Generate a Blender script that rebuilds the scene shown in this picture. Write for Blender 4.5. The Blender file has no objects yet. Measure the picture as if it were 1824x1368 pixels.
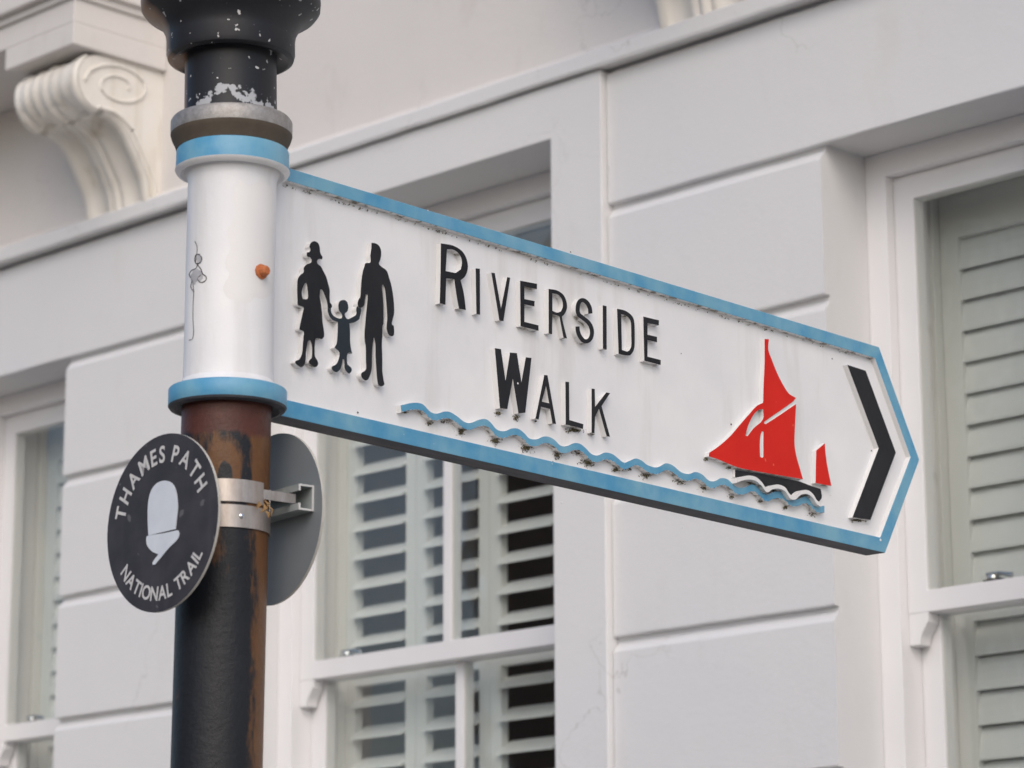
import bpy, bmesh, math, random
from math import radians, sin, cos, pi, sqrt, atan2
from mathutils import Vector, Matrix, noise
from mathutils.geometry import tessellate_polygon

random.seed(7)
scene = bpy.context.scene
COL = scene.collection

# ------------------------------------------------------------------ camera
FPX = 5260.0                      # focal length in photo pixels (1824 wide)
PITCH, ROLL = radians(13.4), 0.0043
CAM = Vector((0, 0, 1.6))
_F = Vector((0, cos(PITCH), sin(PITCH)))
_R0 = Vector((1, 0, 0)); _U0 = Vector((0, -sin(PITCH), cos(PITCH)))
_R = _R0 * cos(ROLL) - _U0 * sin(ROLL)
_U = _R0 * sin(ROLL) + _U0 * cos(ROLL)
cd = bpy.data.cameras.new('camera'); cam = bpy.data.objects.new('camera', cd); COL.objects.link(cam)
cam.matrix_world = Matrix(((_R.x, _U.x, -_F.x, CAM.x), (_R.y, _U.y, -_F.y, CAM.y), (_R.z, _U.z, -_F.z, CAM.z), (0, 0, 0, 1)))
cd.sensor_width = 36.0; cd.lens = FPX / 1824 * 36
cd.clip_start = 0.05; cd.clip_end = 3000
cd.dof.use_dof = True; cd.dof.focus_distance = 4.5; cd.dof.aperture_fstop = 8
scene.camera = cam

# ------------------------------------------------------------------ sky, sun, exposure
SUN_EL, SUN_AZ = radians(38), radians(-179)       # direction towards the sun, azimuth from +Y clockwise
w = bpy.data.worlds.new('World'); scene.world = w; w.use_nodes = True
nt = w.node_tree; bg = nt.nodes['Background']
sky = nt.nodes.new('ShaderNodeTexSky'); sky.sky_type = 'NISHITA'; sky.sun_disc = False
sky.sun_elevation = SUN_EL; sky.sun_rotation = SUN_AZ
sky.air_density = 1.0; sky.dust_density = 3.2; sky.ozone_density = 2.0
nt.links.new(sky.outputs[0], bg.inputs[0]); bg.inputs[1].default_value = 0.15
sd = bpy.data.lights.new('sun', 'SUN'); sd.energy = 0.5; sd.angle = radians(70); sd.color = (1.0, 0.98, 0.95)
sun = bpy.data.objects.new('sun', sd); COL.objects.link(sun)
_sd = Vector((sin(SUN_AZ) * cos(SUN_EL), cos(SUN_AZ) * cos(SUN_EL), sin(SUN_EL)))
sun.rotation_euler = _sd.to_track_quat('Z', 'Y').to_euler(); sun.location = _sd * 30
vs = scene.view_settings; vs.view_transform = 'Standard'; vs.look = 'None'; vs.gamma = 1; vs.exposure = 0.23
scene.render.engine = 'CYCLES'

# ------------------------------------------------------------------ measuring helpers
def ray(x, y):
    return _F + _R * ((x - 912) / FPX) + _U * ((684 - y) / FPX)

class Frame:
    """an upright local frame: X along, Y away, Z up"""
    def __init__(s, origin, ang):
        s.o = Vector((origin[0], origin[1], 0)); s.a = ang
        s.X = Vector((cos(ang), sin(ang), 0)); s.Y = Vector((-sin(ang), cos(ang), 0))
    def on(s, px, py, off=0.0):
        v = ray(px, py); t = ((s.o + s.Y * off - CAM).dot(s.Y)) / v.dot(s.Y)
        P = CAM + v * t
        return ((P - s.o).dot(s.X), P.z)

P_POLE = CAM + ray(410, 500) * 4.0
SF = Frame(P_POLE, radians(90 - 42.1))            # finger sign
_wp = CAM + ray(1474, 684) * 7.0
WF = Frame(_wp, radians(-44.7))                   # facade

# ------------------------------------------------------------------ materials
def new_mat(name):
    m = bpy.data.materials.new(name); m.use_nodes = True
    return m, m.node_tree, m.node_tree.nodes['Principled BSDF']

def noise_node(nt, scale, detail=4, rough=0.55, vec=None, mapscale=None):
    n = nt.nodes.new('ShaderNodeTexNoise'); n.inputs['Scale'].default_value = scale
    n.inputs['Detail'].default_value = detail; n.inputs['Roughness'].default_value = rough
    tc = nt.nodes.new('ShaderNodeTexCoord'); out = tc.outputs['Object']
    if mapscale:
        mp = nt.nodes.new('ShaderNodeMapping'); mp.inputs['Scale'].default_value = mapscale
        nt.links.new(out, mp.inputs[0]); out = mp.outputs[0]
    nt.links.new(out, n.inputs['Vector'])
    return n.outputs['Fac']

def ramp(nt, fac, stops):
    r = nt.nodes.new('ShaderNodeValToRGB'); nt.links.new(fac, r.inputs[0])
    el = r.color_ramp.elements
    while len(el) < len(stops): el.new(0.5)
    for e, (p, c) in zip(el, stops):
        e.position = p; e.color = (c[0], c[1], c[2], 1) if not isinstance(c, (int, float)) else (c, c, c, 1)
    return r.outputs[0]

def mix(nt, fac, a, b):
    m = nt.nodes.new('ShaderNodeMix'); m.data_type = 'RGBA'
    if isinstance(fac, (int, float)): m.inputs[0].default_value = fac
    else: nt.links.new(fac, m.inputs[0])
    for i, v in ((6, a), (7, b)):
        if isinstance(v, tuple): m.inputs[i].default_value = (*v, 1)
        else: nt.links.new(v, m.inputs[i])
    return m.outputs[2]

def bump(nt, b, fac, strength, dist=0.002):
    n = nt.nodes.new('ShaderNodeBump'); n.inputs['Strength'].default_value = strength
    n.inputs['Distance'].default_value = dist
    nt.links.new(fac, n.inputs['Height']); nt.links.new(n.outputs[0], b.inputs['Normal'])

def paint(name, base, alt, rough=0.45, scale=6, bump_s=0.15, bump_scale=60, chips=None, chip_scale=90, chip_at=0.68, spec=0.5, streak=None):
    m, nt, b = new_mat(name)
    c = mix(nt, ramp(nt, noise_node(nt, scale), [(0.35, 0.0), (0.68, 1.0)]), base, alt)
    if streak:
        f = ramp(nt, noise_node(nt, 14, 5, 0.6, mapscale=(1, 1, 0.14)), [(0.55, 0.0), (0.75, 0.5)])
        c = mix(nt, f, c, streak)
    if chips:
        f = ramp(nt, noise_node(nt, chip_scale, 3, 0.5), [(chip_at, 0.0), (chip_at + 0.02, 1.0)])
        c = mix(nt, f, c, chips)
    nt.links.new(c, b.inputs['Base Color'])
    b.inputs['Roughness'].default_value = rough
    b.inputs['Specular IOR Level'].default_value = spec
    bump(nt, b, noise_node(nt, bump_scale, 5, 0.6), bump_s)
    return m

def wall_mat(name, base, alt, grime):
    m, nt, b = new_mat(name)
    c = mix(nt, ramp(nt, noise_node(nt, 1.1, 3), [(0.3, 0.0), (0.72, 1.0)]), base, alt)
    f = ramp(nt, noise_node(nt, 7, 7, 0.7, mapscale=(1, 1, 0.45)), [(0.55, 0.0), (0.80, 0.35)])
    c = mix(nt, f, c, grime)
    f2 = ramp(nt, noise_node(nt, 33, 4, 0.6), [(0.72, 0.0), (0.77, 0.30)])
    c = mix(nt, f2, c, grime)
    vo = nt.nodes.new('ShaderNodeTexVoronoi'); vo.feature = 'DISTANCE_TO_EDGE'; vo.inputs['Scale'].default_value = 1.3
    tc = nt.nodes.new('ShaderNodeTexCoord'); wn = nt.nodes.new('ShaderNodeTexNoise'); wn.inputs['Scale'].default_value = 6; wn.inputs['Detail'].default_value = 6
    va = nt.nodes.new('ShaderNodeVectorMath'); va.operation = 'MULTIPLY_ADD'; va.inputs[1].default_value = (0.35, 0.35, 0.35)
    nt.links.new(tc.outputs['Object'], wn.inputs['Vector']); nt.links.new(wn.outputs['Color'], va.inputs[0]); nt.links.new(tc.outputs['Object'], va.inputs[2]); nt.links.new(va.outputs[0], vo.inputs['Vector'])
    ln = ramp(nt, vo.outputs['Distance'], [(0.0, 0.38), (0.0035, 0.0)]); gate = ramp(nt, noise_node(nt, 1.7, 2), [(0.52, 0.0), (0.60, 1.0)])
    mu = nt.nodes.new('ShaderNodeMath'); mu.operation = 'MULTIPLY'; nt.links.new(ln, mu.inputs[0]); nt.links.new(gate, mu.inputs[1])
    c = mix(nt, mu.outputs[0], c, (0.30, 0.28, 0.26))
    nt.links.new(c, b.inputs['Base Color']); b.inputs['Roughness'].default_value = 0.7
    a = noise_node(nt, 11, 9, 0.72); bump(nt, b, a, 0.4, 0.006)
    return m

M = {}
M['stucco'] = wall_mat('stucco', (0.675, 0.675, 0.69), (0.71, 0.70, 0.69), (0.58, 0.56, 0.53))
M['frieze'] = wall_mat('frieze_stucco', (0.65, 0.62, 0.595), (0.70, 0.665, 0.64), (0.46, 0.42, 0.37))
M['corbel'] = paint('corbel_paint', (0.72, 0.68, 0.61), (0.76, 0.73, 0.69), 0.6, 7, 0.5, 22, streak=(0.36, 0.29, 0.16))
M['joinery'] = paint('joinery_paint', (0.74, 0.73, 0.74), (0.78, 0.77, 0.77), 0.38, 3, 0.1, 30)
M['shutter'] = paint('shutter_paint', (0.73, 0.735, 0.725), (0.77, 0.77, 0.76), 0.45, 3, 0.05, 30)
M['sign_white'] = paint('sign_white_paint', (0.70, 0.70, 0.715), (0.77, 0.765, 0.765), 0.42, 6, 0.6, 18, streak=(0.52, 0.50, 0.465), chips=(0.45, 0.42, 0.36), chip_scale=70, chip_at=0.80)
M['sign_blue'] = paint('sign_blue_paint', (0.060, 0.265, 0.45), (0.165, 0.365, 0.48), 0.42, 16, 0.3, 55, chips=(0.50, 0.56, 0.60), chip_scale=75, chip_at=0.745, streak=(0.22, 0.40, 0.52))
M['sign_black'] = paint('sign_black_paint', (0.009, 0.010, 0.013), (0.018, 0.019, 0.023), 0.5, 9, 0.2, 60, spec=0.22)
M['child_black'] = paint('child_paint', (0.012, 0.020, 0.027), (0.020, 0.030, 0.040), 0.5, 9, 0.2, 60, spec=0.25)
M['sign_red'] = paint('sign_red_paint', (0.64, 0.013, 0.005), (0.58, 0.010, 0.004), 0.5, 12, 0.2, 60, spec=0.25, chips=(0.74, 0.12, 0.07), chip_scale=90, chip_at=0.74)
M['metal'] = None

# white sides of the raised work, moss and dirt gathering on the downward faces
m, nt, b = new_mat('edge_white_paint')
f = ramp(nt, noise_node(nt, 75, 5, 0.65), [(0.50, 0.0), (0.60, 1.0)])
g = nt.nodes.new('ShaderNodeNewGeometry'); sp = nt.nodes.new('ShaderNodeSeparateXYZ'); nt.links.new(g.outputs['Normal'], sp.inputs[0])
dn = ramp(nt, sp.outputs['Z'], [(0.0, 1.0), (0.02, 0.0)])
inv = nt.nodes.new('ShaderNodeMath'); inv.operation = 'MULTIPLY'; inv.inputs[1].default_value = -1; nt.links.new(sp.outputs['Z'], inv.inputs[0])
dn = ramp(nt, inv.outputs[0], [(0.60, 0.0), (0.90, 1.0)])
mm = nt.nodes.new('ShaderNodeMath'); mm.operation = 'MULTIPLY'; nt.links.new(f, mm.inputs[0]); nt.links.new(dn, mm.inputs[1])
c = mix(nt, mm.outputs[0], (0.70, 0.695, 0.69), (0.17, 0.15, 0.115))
nt.links.new(c, b.inputs['Base Color']); b.inputs['Roughness'].default_value = 0.6
M['edge'] = m

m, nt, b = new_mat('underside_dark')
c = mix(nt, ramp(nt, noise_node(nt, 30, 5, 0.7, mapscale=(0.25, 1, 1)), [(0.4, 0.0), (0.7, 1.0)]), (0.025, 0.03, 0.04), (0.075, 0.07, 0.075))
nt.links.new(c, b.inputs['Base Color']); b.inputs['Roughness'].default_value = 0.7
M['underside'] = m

m, nt, b = new_mat('moss')
c = mix(nt, noise_node(nt, 300), (0.045, 0.042, 0.020), (0.16, 0.14, 0.085))
nt.links.new(c, b.inputs['Base Color']); b.inputs['Roughness'].default_value = 0.95
M['moss'] = m

BLZ = 2.395
# iron pole: black paint worn to red oxide and orange rust
m, nt, b = new_mat('rusty_black_paint')
tc = nt.nodes.new('ShaderNodeTexCoord'); sx = nt.nodes.new('ShaderNodeSeparateXYZ'); nt.links.new(tc.outputs['Object'], sx.inputs[0])
n1 = noise_node(nt, 16, 6, 0.65, mapscale=(1, 1, 0.35))
n2 = noise_node(nt, 11, 7, 0.75, mapscale=(1.6, 1.6, 0.42))
black = mix(nt, n1, (0.003, 0.004, 0.007), (0.014, 0.015, 0.019)); b.inputs['Specular IOR Level'].default_value = 0.35
rust = mix(nt, noise_node(nt, 70, 5, 0.7), (0.085, 0.030, 0.012), (0.16, 0.075, 0.022))
oxide = mix(nt, noise_node(nt, 50, 6, 0.7), (0.040, 0.013, 0.010), (0.115, 0.034, 0.020))
def mth(op, a, bb, clamp=False):
    n = nt.nodes.new('ShaderNodeMath'); n.operation = op; n.use_clamp = clamp
    for i, v in enumerate((a, bb)):
        if isinstance(v, (int, float)): n.inputs[i].default_value = v
        else: nt.links.new(v, n.inputs[i])
    return n.outputs[0]
up = mth('MULTIPLY', mth('SUBTRACT', sx.outputs['Z'], 2.22), 0.75, True)                     # more rust towards the ring
rf = mth('ADD', n2, up)
rf = mth('ADD', rf, mth('MULTIPLY', mth('MULTIPLY', mth('SUBTRACT', sx.outputs['X'], 0.030), 26, True), 0.42))
def bloom(x0, z0, ax, az):
    dx = mth('DIVIDE', mth('SUBTRACT', sx.outputs['X'], x0), ax); dz = mth('DIVIDE', mth('SUBTRACT', sx.outputs['Z'], z0), az)
    return mth('SUBTRACT', 1.0, mth('SQRT', mth('ADD', mth('MULTIPLY', dx, dx), mth('MULTIPLY', dz, dz)), 0))
rf = mth('ADD', rf, mth('MULTIPLY', mth('MAXIMUM', bloom(0.006, BLZ, 0.030, 0.050), 0), 0.42))
rf = mth('SUBTRACT', rf, mth('MULTIPLY', mth('MAXIMUM', bloom(0.006, BLZ - 0.012, 0.012, 0.026), 0), 1.1))
c = mix(nt, ramp(nt, rf, [(0.60, 0.0), (0.70, 1.0)]), black, rust)
ox = mth('ADD', mth('MULTIPLY', mth('SUBTRACT', sx.outputs['Z'], 2.425), 30, True), mth('MULTIPLY', mth('SUBTRACT', n1, 0.5), 1.2))
c = mix(nt, ramp(nt, ox, [(0.42, 0.0), (0.60, 1.0)]), c, oxide)
nt.links.new(c, b.inputs['Base Color']); b.inputs['Roughness'].default_value = 0.45
bump(nt, b, noise_node(nt, 90, 6, 0.7), 0.6, 0.0018)
M['pole'] = m

m, nt, b = new_mat('flecked_black_paint')
sp1 = ramp(nt, noise_node(nt, 95, 2, 0.5), [(0.70, 0.0), (0.715, 1.0)])
c = mix(nt, noise_node(nt, 12, 5), (0.007, 0.008, 0.012), (0.022, 0.022, 0.026)); b.inputs['Specular IOR Level'].default_value = 0.35
tcx = nt.nodes.new('ShaderNodeTexCoord'); sx = nt.nodes.new('ShaderNodeSeparateXYZ'); nt.links.new(tcx.outputs['Object'], sx.inputs[0])
rr_ = mth('SQRT', mth('ADD', mth('MULTIPLY', sx.outputs['X'], sx.outputs['X']), mth('MULTIPLY', sx.outputs['Y'], sx.outputs['Y'])), 0)
c = mix(nt, mth('MULTIPLY', mth('SUBTRACT', -0.88, mth('DIVIDE', sx.outputs['X'], rr_)), 11, True), c, (0.30, 0.19, 0.12))
c = mix(nt, sp1, c, (0.55, 0.55, 0.55))
lo = mth('MULTIPLY', mth('SUBTRACT', 2.955, sx.outputs['Z']), 30, True)
wp = ramp(nt, mth('ADD', noise_node(nt, 17, 5, 0.6), mth('MULTIPLY', lo, 0.22)), [(0.755, 0.0), (0.77, 1.0)])
c = mix(nt, wp, c, (0.40, 0.41, 0.43))
nt.links.new(c, b.inputs['Base Color']); b.inputs['Roughness'].default_value = 0.45
bump(nt, b, noise_node(nt, 60, 5, 0.6), 0.3, 0.001)
M['cap'] = m

m, nt, b = new_mat('galvanised_steel')
c = mix(nt, noise_node(nt, 110, 5, 0.7), (0.13, 0.12, 0.11), (0.50, 0.48, 0.46))
nt.links.new(c, b.inputs['Base Color']); b.inputs['Roughness'].default_value = 0.5; b.inputs['Metallic'].default_value = 0.55
bump(nt, b, noise_node(nt, 260, 4, 0.7), 0.6, 0.001)
M['galv'] = m
m, nt, b = new_mat('stainless_band')
c = mix(nt, noise_node(nt, 60, 5, 0.7, mapscale=(1, 1, 0.3)), (0.22, 0.165, 0.13), (0.66, 0.61, 0.57))
nt.links.new(c, b.inputs['Base Color']); b.inputs['Metallic'].default_value = 0.8; b.inputs['Roughness'].default_value = 0.42
M['steel'] = m
m, nt, b = new_mat('brown_underside')
c = mix(nt, noise_node(nt, 40, 5, 0.7), (0.050, 0.037, 0.026), (0.105, 0.083, 0.06))
nt.links.new(c, b.inputs['Base Color']); b.inputs['Roughness'].default_value = 0.8
M['brown'] = m
m, nt, b = new_mat('orange_rust')
c = mix(nt, noise_node(nt, 300), (0.30, 0.075, 0.02), (0.60, 0.20, 0.07))
nt.links.new(c, b.inputs['Base Color']); b.inputs['Roughness'].default_value = 0.8
M['rust'] = m
M['plate_black'] = paint('plate_black', (0.026, 0.024, 0.030), (0.042, 0.040, 0.046), 0.5, 22, 0.1, 60, chips=(0.10, 0.10, 0.105), chip_scale=38, chip_at=0.675, streak=(0.075, 0.072, 0.078))
M['plate_grey'] = paint('plate_back_grey', (0.17, 0.19, 0.205), (0.21, 0.225, 0.24), 0.5, 6, 0.1, 60)
M['plate_edge'] = paint('plate_edge', (0.42, 0.40, 0.36), (0.50, 0.48, 0.44), 0.5, 40, 0.1, 60)
M['plate_print'] = paint('plate_print', (0.56, 0.60, 0.66), (0.62, 0.66, 0.71), 0.5, 30, 0.1, 60)
M['plate_letter'] = paint('plate_letter', (0.50, 0.49, 0.49), (0.58, 0.57, 0.56), 0.5, 60, 0.1, 60)
M['alu'] = paint('aluminium_channel', (0.22, 0.25, 0.25), (0.32, 0.35, 0.35), 0.4, 30, 0.1, 60)
M['alu_cut'] = paint('aluminium_cut_end', (0.50, 0.50, 0.49), (0.58, 0.58, 0.57), 0.4, 30, 0.1, 60)
M['line_dark'] = paint('bare_dark', (0.035, 0.033, 0.035), (0.06, 0.055, 0.05), 0.8, 30, 0.1, 60)
M['patch'] = paint('chipped_patch', (0.34, 0.34, 0.36), (0.46, 0.46, 0.48), 0.7, 60, 0.4, 90)
M['patch_white'] = paint('touched_up_paint', (0.70, 0.685, 0.675), (0.73, 0.715, 0.70), 0.5, 10, 0.2, 60)
M['leaf'] = paint('dry_leaf', (0.20, 0.11, 0.04), (0.30, 0.18, 0.07), 0.8, 60, 0.1, 60)
M['chrome'] = paint('chrome_catch', (0.55, 0.55, 0.56), (0.62, 0.62, 0.62), 0.15, 30, 0.02, 60); M['chrome'].node_tree.nodes['Principled BSDF'].inputs['Metallic'].default_value = 1
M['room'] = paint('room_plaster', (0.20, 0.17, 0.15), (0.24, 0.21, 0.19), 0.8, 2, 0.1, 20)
M['added_pale'] = paint('added_pale_plaster', (0.74, 0.69, 0.66), (0.78, 0.74, 0.70), 0.8, 2, 0.1, 20)
M['added_dark'] = paint('added_dark', (0.035, 0.022, 0.016), (0.055, 0.036, 0.025), 0.6, 5, 0.1, 20)
M['brick'] = paint('brown_brick', (0.20, 0.13, 0.09), (0.29, 0.20, 0.15), 0.85, 14, 0.3, 20)
M['slate'] = paint('slate', (0.10, 0.105, 0.115), (0.14, 0.14, 0.15), 0.6, 6, 0.2, 20)
M['pavement'] = paint('pavement', (0.28, 0.26, 0.235), (0.35, 0.33, 0.30), 0.85, 2, 0.4, 30)
M['asphalt'] = paint('asphalt', (0.045, 0.045, 0.047), (0.065, 0.064, 0.062), 0.9, 3, 0.6, 80)
M['kerb'] = paint('kerb_stone', (0.28, 0.27, 0.26), (0.36, 0.35, 0.33), 0.8, 8, 0.4, 50)

m = bpy.data.materials.new('window_glass'); m.use_nodes = True; nt = m.node_tree; nt.nodes.clear()
o = nt.nodes.new('ShaderNodeOutputMaterial'); mx = nt.nodes.new('ShaderNodeMixShader')
tr = nt.nodes.new('ShaderNodeBsdfTransparent'); tr.inputs[0].default_value = (0.955, 0.968, 0.955, 1)
gl = nt.nodes.new('ShaderNodeBsdfGlossy'); gl.inputs['Roughness'].default_value = 0.04
_bn = nt.nodes.new('ShaderNodeBump'); _bn.inputs['Strength'].default_value = 0.25; _bn.inputs['Distance'].default_value = 0.01; nt.links.new(noise_node(nt, 3.5, 2), _bn.inputs['Height']); nt.links.new(_bn.outputs[0], gl.inputs['Normal'])
lw = nt.nodes.new('ShaderNodeLayerWeight'); pw5 = nt.nodes.new('ShaderNodeMath'); pw5.operation = 'POWER'; pw5.inputs[1].default_value = 5; nt.links.new(lw.outputs['Facing'], pw5.inputs[0])
ma5 = nt.nodes.new('ShaderNodeMath'); ma5.operation = 'MULTIPLY_ADD'; ma5.inputs[1].default_value = 0.93; ma5.inputs[2].default_value = 0.07; nt.links.new(pw5.outputs[0], ma5.inputs[0])
nt.links.new(ma5.outputs[0], mx.inputs[0]); nt.links.new(tr.outputs[0], mx.inputs[1]); nt.links.new(gl.outputs[0], mx.inputs[2])
nt.links.new(mx.outputs[0], o.inputs[0]); M['glass'] = m

# ------------------------------------------------------------------ mesh builder
def smooth_poly(pts, n=4, corner=40, closed=True):
    """hermite curve through the points, keeping sharp corners sharp"""
    N = len(pts); out = []
    P = [Vector((p[0], p[1])) for p in pts]
    iscorner = []
    for i in range(N):
        a, b_, c_ = P[i - 1], P[i], P[(i + 1) % N]
        if not closed and i in (0, N - 1): iscorner.append(True); continue
        v1 = b_ - a; v2 = c_ - b_
        ang = 180 if v1.length < 1e-9 or v2.length < 1e-9 else math.degrees(v1.angle(v2))
        iscorner.append(ang > corner)
    for i in range(N if closed else N - 1):
        p0, p1 = P[i], P[(i + 1) % N]; d = p1 - p0
        t0 = d if iscorner[i] else (p1 - P[i - 1]).normalized() * d.length
        t1 = d if iscorner[(i + 1) % N] else (P[(i + 2) % N] - p0).normalized() * d.length
        k = 1 if (iscorner[i] and iscorner[(i + 1) % N]) else n
        for j in range(k):
            t = j / k
            h = (2*t**3 - 3*t*t + 1) * p0 + (t**3 - 2*t*t + t) * t0 + (-2*t**3 + 3*t*t) * p1 + (t**3 - t*t) * t1
            out.append((h.x, h.y))
    if not closed: out.append(tuple(P[-1]))
    return out

class MB:
    def __init__(s): s.v = []; s.f = []; s.m = []
    def add(s, vs, fs, mi=0):
        k = len(s.v); s.v += [tuple(v) for v in vs]
        for i, f in enumerate(fs):
            s.f.append([k + j for j in f]); s.m.append(mi if isinstance(mi, int) else mi[i])
        return s
    def box(s, x0, x1, y0, y1, z0, z1, mi=0):
        return s.add([(x0,y0,z0),(x1,y0,z0),(x1,y1,z0),(x0,y1,z0),(x0,y0,z1),(x1,y0,z1),(x1,y1,z1),(x0,y1,z1)],
              [(0,3,2,1),(4,5,6,7),(0,1,5,4),(1,2,6,5),(2,3,7,6),(3,0,4,7)], mi)
    def prism_xz(s, poly, y0, y1, holes=(), cap=0, side=1, back=None):
        """outline in XZ, thickness from y0 (front) to y1"""
        loops = [poly] + list(holes); flat = [p for l in loops for p in l]; n = len(flat)
        tris = tessellate_polygon([[Vector((p[0], p[1], 0)) for p in l] for l in loops])
        vs = [(p[0], y0, p[1]) for p in flat] + [(p[0], y1, p[1]) for p in flat]
        fs, ms = [], []
        for t in tris:
            a, b_, c_ = [flat[i] for i in t]
            cr = (b_[0]-a[0])*(c_[1]-a[1]) - (b_[1]-a[1])*(c_[0]-a[0])
            t = tuple(t) if cr > 0 else tuple(reversed(t))
            fs.append(t); ms.append(cap)
            fs.append(tuple(i + n for i in reversed(t))); ms.append(side if back is None else back)
        k = 0
        for li, l in enumerate(loops):
            area = sum(l[i][0]*l[(i+1) % len(l)][1] - l[(i+1) % len(l)][0]*l[i][1] for i in range(len(l)))
            ccw = area > 0
            if li: ccw = not ccw
            for i in range(len(l)):
                a, b_ = k + i, k + (i + 1) % len(l)
                fs.append((b_, a, a + n, b_ + n) if ccw else (a, b_, b_ + n, a + n)); ms.append(side)
            k += len(l)
        return s.add(vs, fs, ms)
    def prism_yz(s, poly, x0, x1, mi=0):
        n = len(poly); tris = tessellate_polygon([[Vector((p[0], p[1], 0)) for p in poly]])
        vs = [(x0, p[0], p[1]) for p in poly] + [(x1, p[0], p[1]) for p in poly]
        fs = [tuple(t) for t in tris] + [tuple(i + n for i in reversed(t)) for t in tris]
        fs += [(i, (i+1) % n, (i+1) % n + n, i + n) for i in range(n)]
        return s.add(vs, fs, mi)
    def run_yz(s, poly, x0, x1, amp=0.0012, seed=0, fixed=0.0199, yk=0.18):
        """hand-run moulding: a YZ profile along X whose front edges wander slightly"""
        n = len(poly); k = max(2, int((x1-x0)/0.045)); vs = []; fs = []
        for j in range(k+1):
            x = x0 + (x1-x0)*j/k
            for q, (y, z) in enumerate(poly):
                if y < fixed and 0 < j < k:
                    v_ = Vector((x*3.1, q*7.3 + seed*11.7, 0.3)); w_ = Vector((x*17, q*5.1 + seed*3.7, 4.3))
                    y += (noise.noise(v_) + 0.5*noise.noise(w_))*amp*yk; z += (noise.noise(v_ + Vector((0, 0, 9))) + 0.6*noise.noise(w_ + Vector((0, 0, 5))))*amp*1.3
                vs.append((x, y, z))
        for j in range(k):
            for q in range(n): fs.append((j*n+q, j*n+(q+1) % n, (j+1)*n+(q+1) % n, (j+1)*n+q))
        tris = tessellate_polygon([[Vector((p[0], p[1], 0)) for p in poly]])
        fs += [tuple(t) for t in tris] + [tuple(i + k*n for i in reversed(t)) for t in tris]
        return s.add(vs, fs)
    def lathe(s, prof, seg=72, mi=None, cx=0, cy=0):
        vs = []; fs = []; ms = []
        for r, z in prof:
            for k in range(seg): vs.append((cx + r*cos(2*pi*k/seg), cy + r*sin(2*pi*k/seg), z))
        for i in range(len(prof) - 1):
            for k in range(seg):
                a, b_ = i*seg + k, i*seg + (k+1) % seg
                fs.append((a, b_, b_ + seg, a + seg)); ms.append(mi[i] if mi else 0)
        fs.append(tuple(reversed(range(seg)))); ms.append(mi[0] if mi else 0)
        fs.append(tuple((len(prof)-1)*seg + k for k in range(seg))); ms.append(mi[-1] if mi else 0)
        return s.add(vs, fs, ms)
    def tube(s, pts, r, seg=6, mi=0):
        P = [Vector(p) for p in pts]; vs = []; fs = []
        for i, p in enumerate(P):
            d = (P[min(i+1, len(P)-1)] - P[max(i-1, 0)]).normalized()
            a = d.orthogonal().normalized(); b_ = d.cross(a)
            for k in range(seg): vs.append(p + (a*cos(2*pi*k/seg) + b_*sin(2*pi*k/seg)) * (r[i] if isinstance(r, list) else r))
        for i in range(len(P)-1):
            for k in range(seg): fs.append((i*seg+k, i*seg+(k+1) % seg, (i+1)*seg+(k+1) % seg, (i+1)*seg+k))
        fs.append(tuple(range(seg))); fs.append(tuple((len(P)-1)*seg+k for k in range(seg)))
        return s.add(vs, fs, mi)
    def slab(s, x0, x1, z0, z1, y0, y1, holes=(), mi=0, back=True):
        """upright slab with rectangular openings, one clean shell"""
        xs = sorted({x0, x1, *[h[0] for h in holes], *[h[1] for h in holes]})
        zs = sorted({z0, z1, *[h[2] for h in holes], *[h[3] for h in holes]})
        xs = [x for x in xs if x0 <= x <= x1]; zs = [z for z in zs if z0 <= z <= z1]
        nx, nz = len(xs), len(zs); vs = [(x, y, z) for y in (y0, y1) for z in zs for x in xs]
        I = lambda i, j, k: k*nx*nz + j*nx + i
        solid = lambda i, j: 0 <= i < nx-1 and 0 <= j < nz-1 and not any(h[0]-1e-6 <= xs[i] and xs[i+1] <= h[1]+1e-6 and h[2]-1e-6 <= zs[j] and zs[j+1] <= h[3]+1e-6 for h in holes)
        fs = []
        for i in range(nx-1):
            for j in range(nz-1):
                if not solid(i, j): continue
                fs.append((I(i,j,0), I(i+1,j,0), I(i+1,j+1,0), I(i,j+1,0)))
                if back: fs.append((I(i,j,1), I(i,j+1,1), I(i+1,j+1,1), I(i+1,j,1)))
                if not solid(i-1, j): fs.append((I(i,j,0), I(i,j+1,0), I(i,j+1,1), I(i,j,1)))
                if not solid(i+1, j): fs.append((I(i+1,j,0), I(i+1,j,1), I(i+1,j+1,1), I(i+1,j+1,0)))
                if not solid(i, j-1): fs.append((I(i,j,0), I(i,j,1), I(i+1,j,1), I(i+1,j,0)))
                if not solid(i, j+1): fs.append((I(i,j+1,0), I(i+1,j+1,0), I(i+1,j+1,1), I(i,j+1,1)))
        return s.add(vs, fs, mi)
    def build(s, name, mats, parent=None, bev=0, smooth=False, bseg=2, recalc=False):
        me = bpy.data.meshes.new(name); me.from_pydata(s.v, [], s.f)
        for mt in (mats if isinstance(mats, (list, tuple)) else [mats]): me.materials.append(mt)
        me.polygons.foreach_set('material_index', s.m)
        if recalc:
            bm = bmesh.new(); bm.from_mesh(me); bmesh.ops.recalc_face_normals(bm, faces=bm.faces); bm.to_mesh(me); bm.free()
        if smooth:
            me.polygons.foreach_set('use_smooth', [True]*len(me.polygons)); me.set_sharp_from_angle(angle=radians(38))
        me.update()
        ob = bpy.data.objects.new(name, me); COL.objects.link(ob)
        if parent: ob.parent = parent
        if bev:
            md = ob.modifiers.new('bevel', 'BEVEL'); md.width = bev; md.segments = bseg; md.limit_method = 'ANGLE'; md.angle_limit = radians(35)
        return ob

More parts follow.
